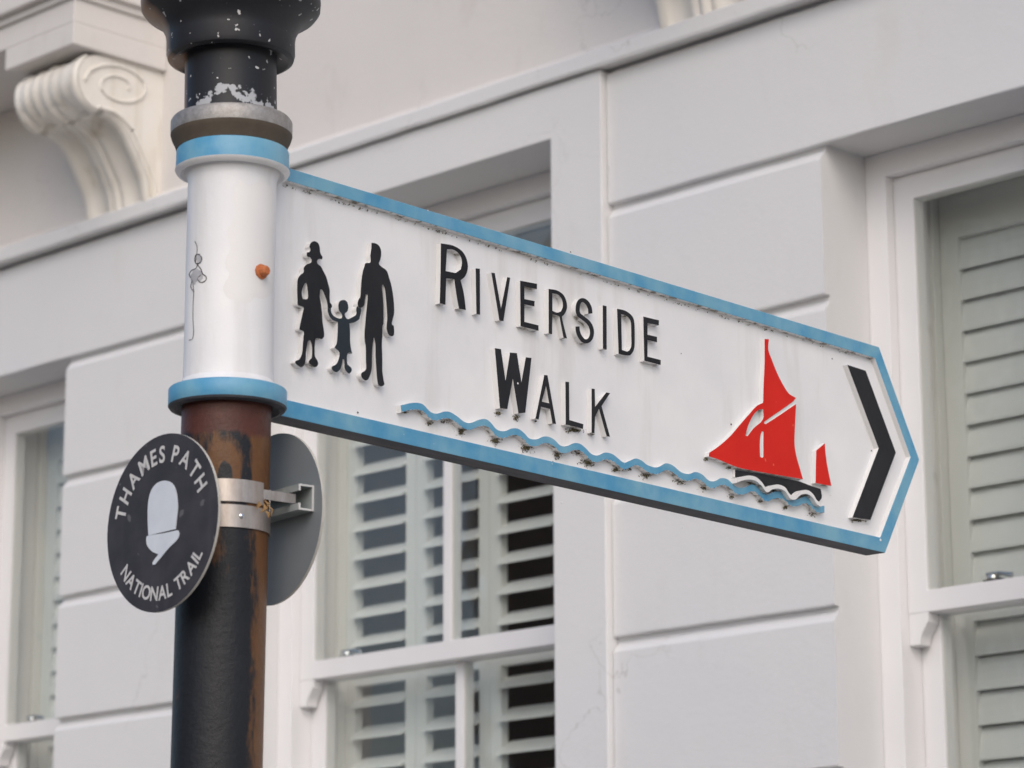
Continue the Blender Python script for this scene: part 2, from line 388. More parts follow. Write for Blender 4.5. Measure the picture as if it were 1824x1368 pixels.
def empty(name, loc, rz=0):
    o = bpy.data.objects.new(name, None); COL.objects.link(o); o.location = loc; o.rotation_euler = (0, 0, rz); o.empty_display_size = 0.1
    return o
def tag(o, label=None, cat=None, group=None, kind=None):
    for k, v in (('label', label), ('category', cat), ('group', group), ('kind', kind)):
        if v: o[k] = v
    return o

# ================================================================== SETTING
tag(MB().add([(-400,-400,-0.13),(400,-400,-0.13),(400,400,-0.13),(-400,400,-0.13)], [(0,1,2,3)]).build('road', M['asphalt']), kind='structure')
def wl(u, v, z=0):   # facade local to world
    return WF.o + WF.X*u + WF.Y*v + Vector((0, 0, z))
pv = MB()
c = [wl(-60,-7.2), wl(60,-7.2), wl(60,9), wl(-60,9)]
pv.add([(p.x,p.y,0) for p in c] + [(p.x,p.y,-0.12) for p in c], [(0,1,2,3),(0,4,5,1)])
tag(pv.build('pavement', M['pavement']), kind='structure')
kb = MB(); c = [wl(-60,-7.36), wl(60,-7.36), wl(60,-7.204), wl(-60,-7.204)]
kb.add([(p.x,p.y,-0.125) for p in c] + [(p.x,p.y,0.004) for p in c], [(0,1,5,4),(4,5,6,7),(2,3,7,6)])
tag(kb.build('kerb', M['kerb']), kind='structure')

# ================================================================== HOUSE
house = empty('house', (WF.o.x, WF.o.y, 0), WF.a)
tag(house, 'pale grey stucco townhouse with rusticated piers, sash windows and scroll brackets', 'house')
RV = 0.17                                  # reveal depth
# opening: u0, u1, z0, z1
W_R = (0.0, 0.66, 1.52, 3.82)
W_M = (-2.175, -0.885, 1.58, 4.03)
W_L = (-3.66, -3.004, 1.52, 3.815)
TOP, BOT, UL, UR = 8.2, 0.0, -9.0, 6.0
openings = [W_R, W_M, W_L, (2.0, 3.1, 1.52, 3.82), (-5.7, -4.6, 1.52, 3.82)]
MB().slab(UL, UR, BOT, 4.205, 0.02, 0.34, openings).build('wall', M['stucco'], house)
MB().slab(UL, UR, 4.205, TOP, 0.004, 0.34, [(-2.1,-0.95,5.6,7.4),(0.0,0.9,5.6,7.4),(-4.2,-3.3,5.6,7.4)]).build('upper_wall', M['frieze'], house)
MB().box(UL, -2.4, 0.35, 7.0, 7.9, 8.1).box(-0.3, UR, 0.35, 7.0, 7.9, 8.1).box(-2.3999, -0.3001, 2.7, 7.0, 7.9, 8.1).build('roof', M['stucco'], house)  # left open above the light well added to brighten the room
# plain surround of the tall middle window
MB().slab(-2.355, -0.703, 0.5, 4.178, -0.022, 0.02, [W_M], back=False).build('window_surround', M['stucco'], house, bev=0.003)
# rusticated piers
courses = [3.815 - 0.375*i for i in range(10)]
def blocks(u0, u1, top=True, nm='rusticated_pier', seed=0):
    b_ = MB(); rnd = random.Random(seed)
    zs = courses
    for i in range(len(zs) - 1):
        hi, lo = zs[i], zs[i+1]
        d = rnd.uniform(-.0015, .0015)
        b_.run_yz([(0.02, lo), (d+.0015, lo + 0.001), (d, lo + 0.004), (d, hi - 0.039), (d+.0015, hi - 0.035), (0.0185, hi - 0.013), (0.02, hi - 0.012)], u0, u1, 0.0018, seed*20+i)
    return b_.build(nm, M['stucco'], house, recalc=True)
blocks(-0.700, 0.0, seed=1); blocks(-3.004, -2.358, seed=2); blocks(0.66, 2.0, seed=3); blocks(-4.6, -3.66, seed=4)
# the plain band over the side windows
for (a, b_) in ((-0.700, UR), (UL, -2.358)):
    MB().run_yz([(0.02, 3.8155), (0.002, 3.816), (0.0, 3.819), (0.0, 4.165), (0.003, 4.170), (0.02, 4.178)], a, b_, 0.0018, 5).build('lintel_band', M['stucco'], house, recalc=True)
# string course
MB().run_yz([(0.02, 4.185), (-0.040, 4.180), (-0.043, 4.186), (-0.043, 4.222), (-0.036, 4.228), (0.004, 4.236)], UL, UR, 0.0022, 9, 0.0).build('string_course', M['stucco'], house, recalc=True)
MB().run_yz([(0.004, 4.236), (-0.012, 4.236), (-0.004, 4.252), (0.004, 4.256)], UL, UR, 0.003, 12, 0.0).build('frieze_fillet', M['frieze'], house, recalc=True)

# ---- scroll brackets and the ledges they carry
BW = 0.315
def bracket(u0, mirror=False):
    """ogee console: side outline in YZ (y negative = out), front fluted"""
    side = [(0.004, 4.640), (-0.20, 4.640), (-0.262, 4.632), (-0.300, 4.605), (-0.318, 4.565), (-0.312, 4.520), (-0.288, 4.485), (-0.250, 4.468),
            (-0.205, 4.466), (-0.165, 4.452), (-0.128, 4.422), (-0.098, 4.380), (-0.070, 4.335), (-0.046, 4.290), (-0.030, 4.214), (0.004, 4.214)]
    k0, k1 = 1, 14
    pts = smooth_poly(side[k0:k1+1], 5, 60, closed=False)
    n = 49; b_ = MB(); vs = []; fs = []
    L = len(pts)
    for j in range(n):
        t = j / (n - 1); x = u0 + BW * t
        for i, (y, z) in enumerate(pts):
            # ridge profile across the width: two side rolls, hollow, fine centre bead
            e = min(t, 1 - t)
            if e < 0.13: q = 0.010 * sqrt(max(0, 1 - ((e - 0.065) / 0.065) ** 2)) + 0.001
            elif e < 0.34: q = -0.010 * sin((e - 0.13) / 0.21 * pi)
            elif e < 0.44: q = 0.006 * sin((e - 0.34) / 0.10 * pi)
            else: q = 0.012 * cos((0.5 - e) / 0.06 * pi / 2)
            p0 = Vector(pts[max(i-1, 0)]); p1 = Vector(pts[min(i+1, L-1)]); d = (p1 - p0).normalized()
            nrm = Vector((d.y, -d.x))
            if nrm.x > 0 and abs(nrm.x) > 0.3: nrm = -nrm
            nrm = Vector((-d.y, d.x)) if Vector((-d.y, d.x)).x < 0 or (Vector((-d.y, d.x)).y < 0 and abs(d.y) < .5) else Vector((d.y, -d.x))
            fall = 1.0 if i < L*0.62 else 1.0
            vs.append((x, y + nrm.x*q*fall, z + nrm.y*q*fall))
    for j in range(n-1):
        for i in range(L-1): fs.append((j*L+i, j*L+i+1, (j+1)*L+i+1, (j+1)*L+i))
    b_.add(vs, fs)
    for x, rev in ((u0, False), (u0 + BW, True)):       # cheeks
        poly = [side[0]] + [(p[0]+0.001, p[1]) for p in pts] + [side[-1]]
        tr_ = tessellate_polygon([[Vector((p[0], p[1], 0)) for p in poly]])
        b_.add([(x, p[0], p[1]) for p in poly], [tuple(t) for t in tr_])
    br = b_.build('scroll_bracket', M['corbel'], house, smooth=True, recalc=True)
    # flat oval volute coiling on each cheek
    for x, sg in ((u0, -1), (u0 + BW, 1)):
        v_ = MB(); cy, cz = -0.165, 4.556; pth = []
        for k in range(120):
            a = k / 119 * 2 * pi * 1.55; g = 1 - k / 119 * 0.72
            pth.append((x + sg*0.002, cy - cos(a) * 0.128 * g, cz + (sin(a) * 0.072 - cos(a)*0.012) * g))
        v_.tube(pth, [0.0058 * (1 - 0.35*k/119) for k in range(120)], 8)
        # edge roll following the S down the cheek
        v_.tube([(x + sg*0.002, p[0] + 0.020, p[1] + 0.004) for p in pts[int(L*.45):]], 0.007, 8)
        v_.build('volute', M['corbel'], br, smooth=True)
    return br
br1 = bracket(-2.875); br2 = bracket(-0.483); br3 = bracket(-3.95); br4 = bracket(0.85)
# small blocks and fringed leaf on the scroll front
def leaf_front(u0, br):
    l_ = MB(); n = 40; rows = 16; vs = []; fs = []
    for j in range(n+1):
        t = j / n; fl = 0.5 + 0.5*cos(t*pi*12)
        for i in range(rows+1):
            a = radians(62 - i/rows * 172); edge = (i/rows)**3
            rr = 0.068 + 0.0055*fl*(0.6+0.4*sin(t*5)) + 0.007*sin(i*.9 + t*9)*edge - (0.016 if i == rows else 0)
            cut = edge*0.010*(1 - fl)
            w_ = BW*0.5*(1.0 - 0.10*sin(pi*i/rows)) 
            vs.append((u0 + BW/2 + (t - .5)*2*w_*0.98, -0.262 - cos(a)*rr, 4.552 + sin(a)*(rr*1.08 - cut)))
    for j in range(n):
        for i in range(rows): fs.append((j*(rows+1)+i, j*(rows+1)+i+1, (j+1)*(rows+1)+i+1, (j+1)*(rows+1)+i))
    l_.add(vs, fs)
    l_.build('acanthus_leaf', M['corbel'], br, smooth=True, recalc=True)
for u0, br in ((-2.875, br1), (-0.483, br2), (-3.95, br3), (0.85, br4)): leaf_front(u0, br)
def ledge(u0, u1, bs):
    l_ = MB()
    l_.box(u0, u1, -0.350, 0.003, 4.712, 4.788)
    l_.box(u0-0.012, u1+0.012, -0.362, 0.003, 4.788, 4.812)
    l_.box(u0-0.030, u1+0.030, -0.385, 0.003, 4.812, 4.905)
    for b_ in bs: l_.box(b_-0.014, b_+BW+0.018, -0.352, 0.003, 4.641, 4.7119)
    l_.build('balcony_ledge', M['frieze'], house, bev=0.004)
ledge(-3.98, -2.545, (-3.95, -2.875)); ledge(-0.497, 1.19, (-0.483, 0.85))

# ---- windows
GB = 0.030
def window(op, rail, bars, shutters, closed, catch_at, room=True, pan_u=None):
    u0, u1, z0, z1 = op
    fr_ = MB()
    fw = 0.062
    fr_.slab(u0+.0005, u1-.0005, z0, z1-.0005, RV, 0.335, [(u0+fw, u1-fw, z0+0.06, z1-fw)])
    win = fr_.build('window', M['joinery'], house, bev=0.002)
    MB().box(u0-0.04, u1+0.04, -0.05, RV-0.0005, z0-0.07, z0-0.0005).build('sill', M['stucco'], win, bev=0.004)
    a0, a1 = u0+fw+.001, u1-fw-.001; st = 0.057
    def sash(nm, zb, zt, y, rb, rt, horn):
        s_ = MB(); hol = []
        edges = [a0+st] + [c_ for b__ in bars for c_ in (b__-GB/2, b__+GB/2)] + [a1-st]
        for k in range(0, len(edges), 2): hol.append((edges[k], edges[k+1], zb+rb, zt-rt))
        s_.slab(a0, a1, zb, zt, y, y+0.042, hol)
        if horn:
            for x, sg in ((a0, 1), (a1, -1)):
                pr = [(x, zb-.0003), (x, zb-0.075), (x+sg*0.030, zb-0.075), (x+sg*0.034, zb-0.055), (x+sg*0.047, zb-0.035), (x+sg*0.056, zb-0.022), (x+sg*0.056, zb-0.018), (x+sg*0.058, zb-.0003)]
                s_.prism_xz(smooth_poly(pr, 3, 50), y+0.0005, y+0.0415, cap=0, side=0)
        sh = s_.build(nm, M['joinery'], win, bev=0.0018)
        g_ = MB()
        for h in hol: g_.box(h[0]+.0003, h[1]-.0003, y+0.009, y+0.012, h[2]+.0003, h[3]-.0003)
        g_.build('glass_pane', M['glass'], win)
    sash('upper_sash', rail, z1-fw-.001, 0.200, 0.052, 0.062, True)
    sash('lower_sash', z0+0.061, rail+0.040, 0.247, 0.08, 0.040, False)
    if catch_at is not None:
        c_ = MB(); zc = rail+0.052; cu = catch_at
        c_.box(cu-0.028, cu+0.028, 0.212, 0.236, zc, zc+0.006)
        c_.lathe([(0.017, zc+0.006), (0.018, zc+0.012), (0.014, zc+0.020), (0.006, zc+0.024)], 20, cx=cu-0.008, cy=0.226)
        c_.tube([(cu-0.02, 0.216, zc+0.018), (cu+0.01, 0.222, zc+0.020), (cu+0.042, 0.23, zc+0.012)], [0.005, 0.004, 0.007], 8)
        c_.build('sash_catch', M['chrome'], win, smooth=True, recalc=True)
    # shutter frame and louvred panels
    ys = 0.365
    MB().slab(u0+0.02, u1-0.02, z0+0.02, z1-0.02, 0.336, 0.395, [(u0+fw+0.012, u1-fw-0.012, z0+0.07, z1-fw-0.015)]).build('shutter_frame', M['shutter'], win, bev=0.003)
    for (p0, p1) in shutters:
        s_ = MB(); sw = 0.055 if len(shutters) == 1 else 0.043; zt, zb = z1-fw-0.018, z0+0.073; zm0, zm1 = rail-0.005, rail+0.085
        s_.slab(p0+.001, p1-.001, zb, zt, ys, ys+0.028, [(p0+sw, p1-sw, zb+0.09, zm0), (p0+sw, p1-sw, zm1, zt-0.112)])
        th = radians(76) if closed else radians(34); pitch = 0.0800 if closed else 0.0865; cw = 0.088 if closed else 0.084
        for (lo, hi) in ((zb+0.09, zm0), (zm1, zt-0.112)):
            nb = int(round((hi-lo)/pitch)); pp = (hi-lo)/nb
            for k in range(nb):
                zc = lo + pp*(k+.5); tt = th + random.uniform(-.035, .035)
                ring = []
                for q in range(12):
                    a = 2*pi*q/12; lx = cos(a)*cw/2; ly = sin(a)*0.0055
                    ring.append((ys+0.014 - (lx*cos(tt) - ly*sin(tt)), zc - (lx*sin(tt) + ly*cos(tt))))
                ring = [(y_, min(max(z_, lo-.02), hi+.02)) for y_, z_ in ring]
                s_.prism_yz(ring, p0+sw-.001, p1-sw+.001)
        s_.build('shutter_panel', M['shutter'], win, bev=0, recalc=True)
    return win
# panels of the middle window are 0.312 wide, hinged in pairs
pw = 0.298
mp = [(-2.100 + pw*k, -2.100 + pw*(k+1)) for k in range(4)]
window(W_M, 2.736, [-1.505], mp, False, -1.93)['label'] = 'tall two-pane sash window with open louvred shutters behind the sign'
window(W_R, 2.682, [], [(0.075, 0.585)], True, 0.30)['label'] = 'sash window with closed louvred shutter at the right'
window(W_L, 2.682, [], [(-3.585, -3.079)], True, -3.42)['label'] = 'narrow sash window with closed louvred shutter at the far left'
for op in openings[3:]:
    window(op, 2.682, [], [(op[0]+.075+.2375*k, op[0]+.075+.2375*(k+1)) for k in range(4)], True, None)
for (a, b_, c_, d_) in ((-2.1,-0.95,5.6,7.4),(0.0,0.9,5.6,7.4),(-4.2,-3.3,5.6,7.4)):
    window((a, b_, c_, d_), 6.45, [], [(a+.075+(b_-a-.15)/3*k, a+.075+(b_-a-.15)/3*(k+1)) for k in range(3)], True, None)
# the room behind the shutters
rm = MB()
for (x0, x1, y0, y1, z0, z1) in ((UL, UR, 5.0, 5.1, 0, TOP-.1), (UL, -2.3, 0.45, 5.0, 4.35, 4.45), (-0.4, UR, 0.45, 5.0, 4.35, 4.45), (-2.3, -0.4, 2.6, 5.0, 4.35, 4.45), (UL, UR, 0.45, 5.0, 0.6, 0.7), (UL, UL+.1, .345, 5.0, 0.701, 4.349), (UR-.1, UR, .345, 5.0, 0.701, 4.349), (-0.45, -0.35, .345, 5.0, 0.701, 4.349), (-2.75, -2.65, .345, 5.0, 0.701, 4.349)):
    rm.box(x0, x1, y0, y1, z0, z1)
rm.box(-2.30, -2.22, 0.42, 1.02, 0.701, 4.349, 1)  # pale wall added to lighten the gaps between the left slats
rm.box(-2.299, -1.85, 1.03, 2.3, 0.701, 4.30, 2)  # dark block added to darken the gaps between the right slats
rm.box(-2.40, -2.301, 0.42, 2.6, 4.36, 7.85, 1); rm.box(-0.399, -0.3, 0.42, 2.6, 4.46, 7.85, 1); rm.box(-2.40, -0.3, 2.601, 2.7, 4.46, 7.85, 1)  # light well added, open to the sky, to brighten the pale wall
rm.build('room', [M['room'], M['added_pale'], M['added_dark']], house)

# ================================================================== HOUSE OVER THE ROAD
op_ = WF.o + WF.X*(-12.0) + WF.Y*(-14.0)
opp = empty('house', (op_.x, op_.y, 0), WF.a + pi)
tag(opp, 'brown brick house with a slate roof standing across the road', 'house')
wn_ = [(-2.9+2.1*i, -1.8+2.1*i, 1.0+3.0*j, 2.7+3.0*j) for i in range(3) for j in range(3)]
MB().slab(-3.9, 3.9, -0.13, 9.4, 0, 0.3, wn_).box(-3.9, -3.6, 0.301, 7, -0.13, 9.4).box(3.6, 3.9, 0.301, 7, -0.13, 9.4).box(-3.9, 3.9, 7.001, 7.3, -0.13, 9.4).build('wall', M['brick'], opp)
MB().prism_yz([(-0.4, 9.401), (7.7, 9.401), (3.65, 11.6)], -4.1, 4.1).build('roof', M['slate'], opp, recalc=True)
for (a, b_, c_, d_) in wn_:
    f_ = MB().slab(a+.001, b_-.001, c_+.001, d_-.001, 0.12, 0.18, [(a+.06, (a+b_)/2-.02, c_+.06, (c_+d_)/2-.02), ((a+b_)/2+.02, b_-.06, c_+.06, (c_+d_)/2-.02), (a+.06, (a+b_)/2-.02, (c_+d_)/2+.02, d_-.06), ((a+b_)/2+.02, b_-.06, (c_+d_)/2+.02, d_-.06)]).build('window', M['joinery'], opp)
    MB().box(a+.05, b_-.05, 0.15, 0.154, c_+.05, d_-.05).build('pane', M['line_dark'], f_)

# ================================================================== FINGERPOST
post = empty('fingerpost', (SF.o.x, SF.o.y, 0), SF.a)
tag(post, 'old cast iron fingerpost with white and blue arm lettered Riverside Walk', 'fingerpost')
tocam = (Vector((CAM.x, CAM.y, 0)) - SF.o).normalized()
def zf(py, r):
    """height on the post of a mark seen at photo row py, on the side facing the camera, radius r"""
    v = ray(411.5, py); o = SF.o + tocam*r
    t = (o - CAM).dot(tocam) / v.dot(tocam)
    return (CAM + v*t).z
# slight lean of the post
LEAN = radians(0.52)
axis_l = Matrix.Rotation(-SF.a, 3, 'Z') @ Vector((0, 1, 0))
piv = Vector((0, 0, 2.66))
lean_m = Matrix.Translation(piv) @ Matrix.Rotation(LEAN, 4, axis_l) @ Matrix.Translation(-piv)
# lathe parts live in a frame whose X points to the right of the picture, for the weathering
face = Matrix.Rotation(-SF.a, 4, 'Z')
def lean(deg, z=2.66):
    p_ = Vector((0, 0, z)); return Matrix.Translation(p_) @ Matrix.Rotation(radians(deg), 4, axis_l) @ Matrix.Translation(-p_)
def lathe_part(name, prof, mats, mi=None, parent=post, smooth=True, seg=96, tilt=0.15):
    o = MB().lathe(prof, seg, mi).build(name, mats, parent, smooth=smooth)
    o.matrix_local = lean(tilt) @ face
    return o
R0 = 0.0600
z_ring = zf(705, 0.079)
lathe_part('pole', [(R0, 0.0), (R0, 0.8), (R0, 1.6), (R0, z_ring + 0.02)], M['pole'], tilt=0.52)
lathe_part('base_flange', [(0.11, 0.0), (0.11, 0.03), (0.085, 0.05), (0.075, 0.16), (0.068, 0.20), (0.0605, 0.21)], M['cap'])
zb1 = zf(671, 0.079)
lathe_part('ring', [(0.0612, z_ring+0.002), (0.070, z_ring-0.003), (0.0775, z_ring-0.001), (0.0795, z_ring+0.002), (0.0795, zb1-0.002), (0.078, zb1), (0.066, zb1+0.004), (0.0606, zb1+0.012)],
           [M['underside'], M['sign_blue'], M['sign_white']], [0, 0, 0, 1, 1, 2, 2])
zt0, zt1 = zf(274, 0.0785), zf(240, 0.0765)
zsl = zf(300, 0.0608)
lathe_part('sleeve', [(0.0606, zb1+0.0121), (0.0603, zb1+0.05), (0.0603, zsl-0.004), (0.0618, zsl+0.004), (0.0655, zsl+0.012), (0.0710, zt0-0.007), (0.0768, zt0-0.004), (0.0785, zt0-0.0005)], M['sign_white'])
lathe_part('ring', [(0.0772, zt0), (0.0772, zt1-0.003), (0.0760, zt1), (0.062, zt1+0.0005)], M['sign_blue'])
zg0, zg1 = zf(210, 0.0833), zf(181, 0.0833)
lathe_part('steel_collar', [(0.0750, zt1+0.0006), (0.0775, zg0-0.013), (0.0812, zg0-0.006), (0.0833, zg0+0.001), (0.0833, zg1-0.004), (0.081, zg1), (0.0645, zg1+0.002)],
           [M['brown'], M['galv']], [0, 0, 0, 1, 1, 1], tilt=-0.5)
zc0, zc1, zc2, zc3 = zf(67, 0.088), zf(40, 0.088), zf(-5, 0.112), zf(-45, 0.125)
lathe_part('post_cap', [(0.0635, zg1+0.0021), (0.0630, zc0-0.003), (0.0640, zc0+0.002), (0.080, zc0-0.004), (0.0865, zc0-0.001), (0.0885, zc0+0.006), (0.0885, zc1+0.004), (0.0900, zc1+0.014), (0.097, zc1+0.028),
           (0.108, zc1+0.038), (0.119, zc1+0.044), (0.1235, zc1+0.050), (0.1245, zc1+0.060), (0.1235, zc1+0.070), (0.112, zc1+0.078), (0.10, zc1+0.10), (0.075, zc1+0.14), (0.045, zc1+0.165), (0.030, zc1+0.18), (0.028, zc1+0.20), (0.05, zc1+0.225), (0.055, zc1+0.25), (0.045, zc1+0.28), (0.015, zc1+0.30)], M['cap'], tilt=-0.85)

# marks on the sleeve: rusty bolt, split in the paint, touched-up patch
def on_sleeve(px, py, r=0.0605):
    """a point of the sleeve surface seen at a photo pixel, in post-local coordinates"""
    v = ray(px, py); vh = Vector((v.x, v.y)); oh = Vector((CAM.x - SF.o.x, CAM.y - SF.o.y))
    a = vh.dot(vh); b_ = 2*oh.dot(vh); c_ = oh.dot(oh) - r*r; D = max(b_*b_ - 4*a*c_, 0)
    t = (-b_ - sqrt(D)) / (2*a); P = CAM + v*t
    d = P - SF.o
    return Vector((d.dot(SF.X), d.dot(SF.Y), P.z))
bp = on_sleeve(465, 484); bn = Vector((bp.x, bp.y, 0)).normalized()
q = bn.to_track_quat('Z', 'Y').to_matrix().to_4x4()
bo = MB().lathe([(0.0105, 0.0), (0.0105, 0.003), (0.0075, 0.004), (0.0070, 0.011), (0.0050, 0.0135)], 10).build('bolt', M['rust'], post, smooth=False)
bo.matrix_local = Matrix.Translation(bp - bn*0.001) @ q
tag(bo, 'orange rusty bolt head on the white sleeve')
ck = MB()
for ln, r_ in (([(347,430),(351,440),(350,455),(348,468)], .0005), ([(348,455),(353,453),(359,459),(358,466),(351,470),(347,464),(348,456)], .0008), ([(352,470),(349,478),(341,482),(337,490),(342,498),(340,512),(346,520)], .0006),
               ([(352,472),(358,480),(361,488),(367,493),(366,500),(358,503),(352,497),(358,490)], .0007), ([(343,500),(345,520),(344,545),(344,570),(345,590),(343,604),(337,606)], .0005)):
    ck.tube([on_sleeve(x, y, 0.0606) for x, y in smooth_poly(ln, 3, 200, closed=False)], r_, 5)
tag(ck.build('paint_crack', M['line_dark'], post), 'dark split running down the white paint of the sleeve').matrix_local = lean(0.15)
pt = MB()
def skin(poly, r, mb, grid=3.0):
    rg = lambda y: 2.5*noise.noise(Vector((y*.11, .5, r*99))) + 1.5*noise.noise(Vector((y*.4, 2.5, 0)))
    xs = [p[0] for p in poly]; ys = [p[1] for p in poly]
    def inside(x, y):
        c_ = False; j = len(poly)-1
        for i in range(len(poly)):
            if (poly[i][1] > y) != (poly[j][1] > y) and x < (poly[j][0]-poly[i][0])*(y-poly[i][1])/(poly[j][1]-poly[i][1])+poly[i][0]: c_ = not c_
            j = i
        return c_
    x = min(xs)
    while x < max(xs):
        y = min(ys)
        while y < max(ys):
            if inside(x+grid/2+rg(y), y+grid/2+rg(x+300)):
                mb.add([on_sleeve(a, b_, r) for a, b_ in ((x,y),(x+grid,y),(x+grid,y+grid),(x,y+grid))], [(0,1,2,3)])
            y += grid
        x += grid
skin([(349,455),(356,452),(360,460),(357,470),(350,470)], 0.0608, pt, 0.6)
skin([(343,480),(350,478),(356,484),(362,492),(358,501),(350,500),(346,508),(341,503),(339,492)], 0.0608, pt, 0.6)
pt.build('bare_patch', M['patch'], post).matrix_local = lean(0.15)
tu = MB(); skin([(426,318),(440,330),(462,322),(486,332),(487,420),(486,520),(470,533),(455,528),(438,541),(420,536),(402,528),(396,512),(408,490),(399,468),(412,440),(404,410),(420,380),(414,350)], 0.06045, tu, 1.5)
o_ = tu.build('touched_up_paint', M['patch_white'], post, smooth=True); o_.matrix_local = lean(0.15); o_['label'] = 'slightly darker repainted area around the bolt'

# ---- the arm
arm_front, panel_y = -0.020, -0.0105
def S(x, y): return SF.on(x, y, arm_front)
def SP(x, y): return SF.on(x, y, panel_y)
outer = [S(1566,618), S(1638,819), S(1577,985)]
itopR, itip, ibotR = S(1558.5,638), S(1622,814), S(1568,957)
oTL, oBL, iTL, iBL = S(515,299), S(502,741), S(512,322), S(512,712)
def ext(a, b_, x):   # continue line a-b to local x
    t = (x - a[0])/(b_[0]-a[0]); return (x, a[1] + (b_[1]-a[1])*t)
XL = 0.052
flat = lambda p: (p[0], p[1])
border = [ext(oTL, outer[0], XL), outer[0], outer[1], outer[2], ext(oBL, outer[2], XL), ext(iBL, ibotR, XL), ibotR, itip, itopR, ext(iTL, itopR, XL)]
pan = [(0.03, iTL[1]+0.004), (itopR[0]+0.003, itopR[1]+0.004), (itip[0]+0.006, itip[1]), (ibotR[0]+0.003, ibotR[1]-0.004), (0.03, iBL[1]-0.004)]
arm = MB().prism_xz(pan, panel_y, 0.004, cap=0, side=0).build('sign_arm', M['sign_white'], post)
tag(arm, 'white pointed arm with raised blue border, black letters and a red-sailed barge')
bd = MB(); bd.prism_xz(border, arm_front, 0.020, cap=0, side=1)
# outer underside dark, outer end blue, inner lip off-white
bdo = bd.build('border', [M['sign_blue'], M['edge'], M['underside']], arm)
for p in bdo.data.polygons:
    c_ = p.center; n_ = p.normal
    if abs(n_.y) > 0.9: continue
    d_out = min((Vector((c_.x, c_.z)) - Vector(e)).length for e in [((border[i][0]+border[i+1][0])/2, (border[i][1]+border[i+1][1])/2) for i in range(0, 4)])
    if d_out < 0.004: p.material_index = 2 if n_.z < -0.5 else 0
bdo.modifiers.new('bevel', 'BEVEL').width = 0.0014; bdo.modifiers['bevel'].segments = 2; bdo.modifiers['bevel'].limit_method = 'ANGLE'

def T(pts, ox, oy, sc): return [(ox + x/sc, oy + y/sc) for x, y in pts]
def raised(name, pts, tr_, mat, holes=(), label=None, corner=40, y0=None, n=4, smooth=True):
    f_ = (lambda l: smooth_poly(T(l, *tr_), n, corner)) if smooth else (lambda l: T(l, *tr_))
    poly = [S(*p) for p in f_(pts)]; hs = [[S(*p) for p in f_(h)] for h in holes]
    o = MB().prism_xz(poly, y0 or arm_front, panel_y - 0.0001, hs, cap=0, side=1).build(name, [mat, M['edge']], arm)
    if label: o['label'] = label
    return o
A = (500, 380, 4.56)
woman = [(272,226),(300,238),(315,265),(320,310),(328,335),(340,355),(335,374),(312,370),(296,385),(300,408),(325,430),(350,475),(372,520),(385,570),(398,620),(398,680),(402,725),(414,740),(416,760),(402,778),(384,770),(380,745),(375,715),(355,660),(335,620),(320,622),(318,680),(328,740),(335,800),(340,880),(352,960),(352,1000),(335,1020),(305,1016),(285,1018),(278,1060),(276,1120),(280,1165),(300,1200),(303,1230),(280,1250),(255,1238),(230,1215),(232,1195),(250,1175),(255,1120),(250,1060),(238,1030),(222,1040),(212,1090),(205,1140),(204,1180),(195,1225),(170,1250),(145,1240),(118,1215),(122,1200),(150,1185),(172,1140),(180,1060),(185,1000),(185,960),(155,945),(155,915),(165,870),(178,810),(185,765),(165,755),(140,745),(136,700),(134,640),(134,580),(140,530),(160,500),(185,480),(188,440),(215,412),(245,400),(250,380),(238,358),(215,350),(212,318),(235,312),(240,290),(233,270),(245,240)]
child = [(510,703),(535,712),(548,740),(550,775),(540,800),(524,812),(525,832),(545,858),(580,845),(615,820),(614,780),(622,756),(648,752),(656,790),(645,840),(640,858),(600,885),(560,893),(565,960),(566,1040),(572,1095),(582,1138),(555,1132),(542,1150),(540,1190),(545,1225),(575,1255),(578,1280),(560,1302),(540,1290),(520,1255),(518,1215),(514,1185),(505,1185),(498,1230),(485,1265),(455,1290),(420,1270),(418,1245),(450,1228),(470,1190),(478,1130),(450,1100),(440,1090),(455,1060),(462,1000),(465,900),(462,882),(430,870),(400,840),(385,800),(382,770),(410,765),(412,800),(430,830),(470,852),(495,850),(500,830),(492,810),(475,790),(470,745),(480,715)]
man = [(738,238),(775,245),(800,265),(815,300),(816,340),(808,380),(798,408),(815,430),(860,465),(880,520),(900,590),(915,680),(922,770),(920,820),(908,870),(903,900),(918,915),(920,985),(905,998),(880,988),(862,950),(860,905),(865,860),(862,790),(855,690),(845,610),(830,578),(822,590),(828,650),(835,750),(835,900),(828,910),(826,1000),(822,1060),(826,1180),(826,1280),(838,1366),(842,1390),(820,1405),(795,1395),(785,1360),(775,1250),(770,1150),(768,1060),(758,1008),(748,1060),(742,1150),(738,1270),(715,1340),(690,1358),(660,1335),(655,1300),(690,1270),(692,1200),(690,1080),(682,1035),(680,980),(686,900),(695,800),(705,700),(706,662),(690,658),(685,700),(680,740),(660,765),(636,768),(625,740),(630,705),(645,680),(650,620),(655,550),(665,480),(680,430),(690,405),(722,402),(730,390),(728,340),(735,290)]
raised('woman_figure', woman, A, M['sign_black'], [[(205,565),(190,580),(175,620),(172,660),(180,695),(215,695),(222,670),(218,620),(212,580)]], 'black silhouette of a woman in a hat and skirt', 75)
raised('child_figure', child, A, M['child_black'], label='small bluish black silhouette of a child holding both hands', corner=75, y0=arm_front+0.0004)
raised('man_figure', man, A, M['sign_black'], label='black silhouette of a man in a long coat', corner=75)
B = (740, 400, 3.648)
def letter(ch, pts, tr_, holes=(), **k):
    raised('letter', pts, tr_, M['sign_black'], holes, 'raised black letter ' + ch, **k)
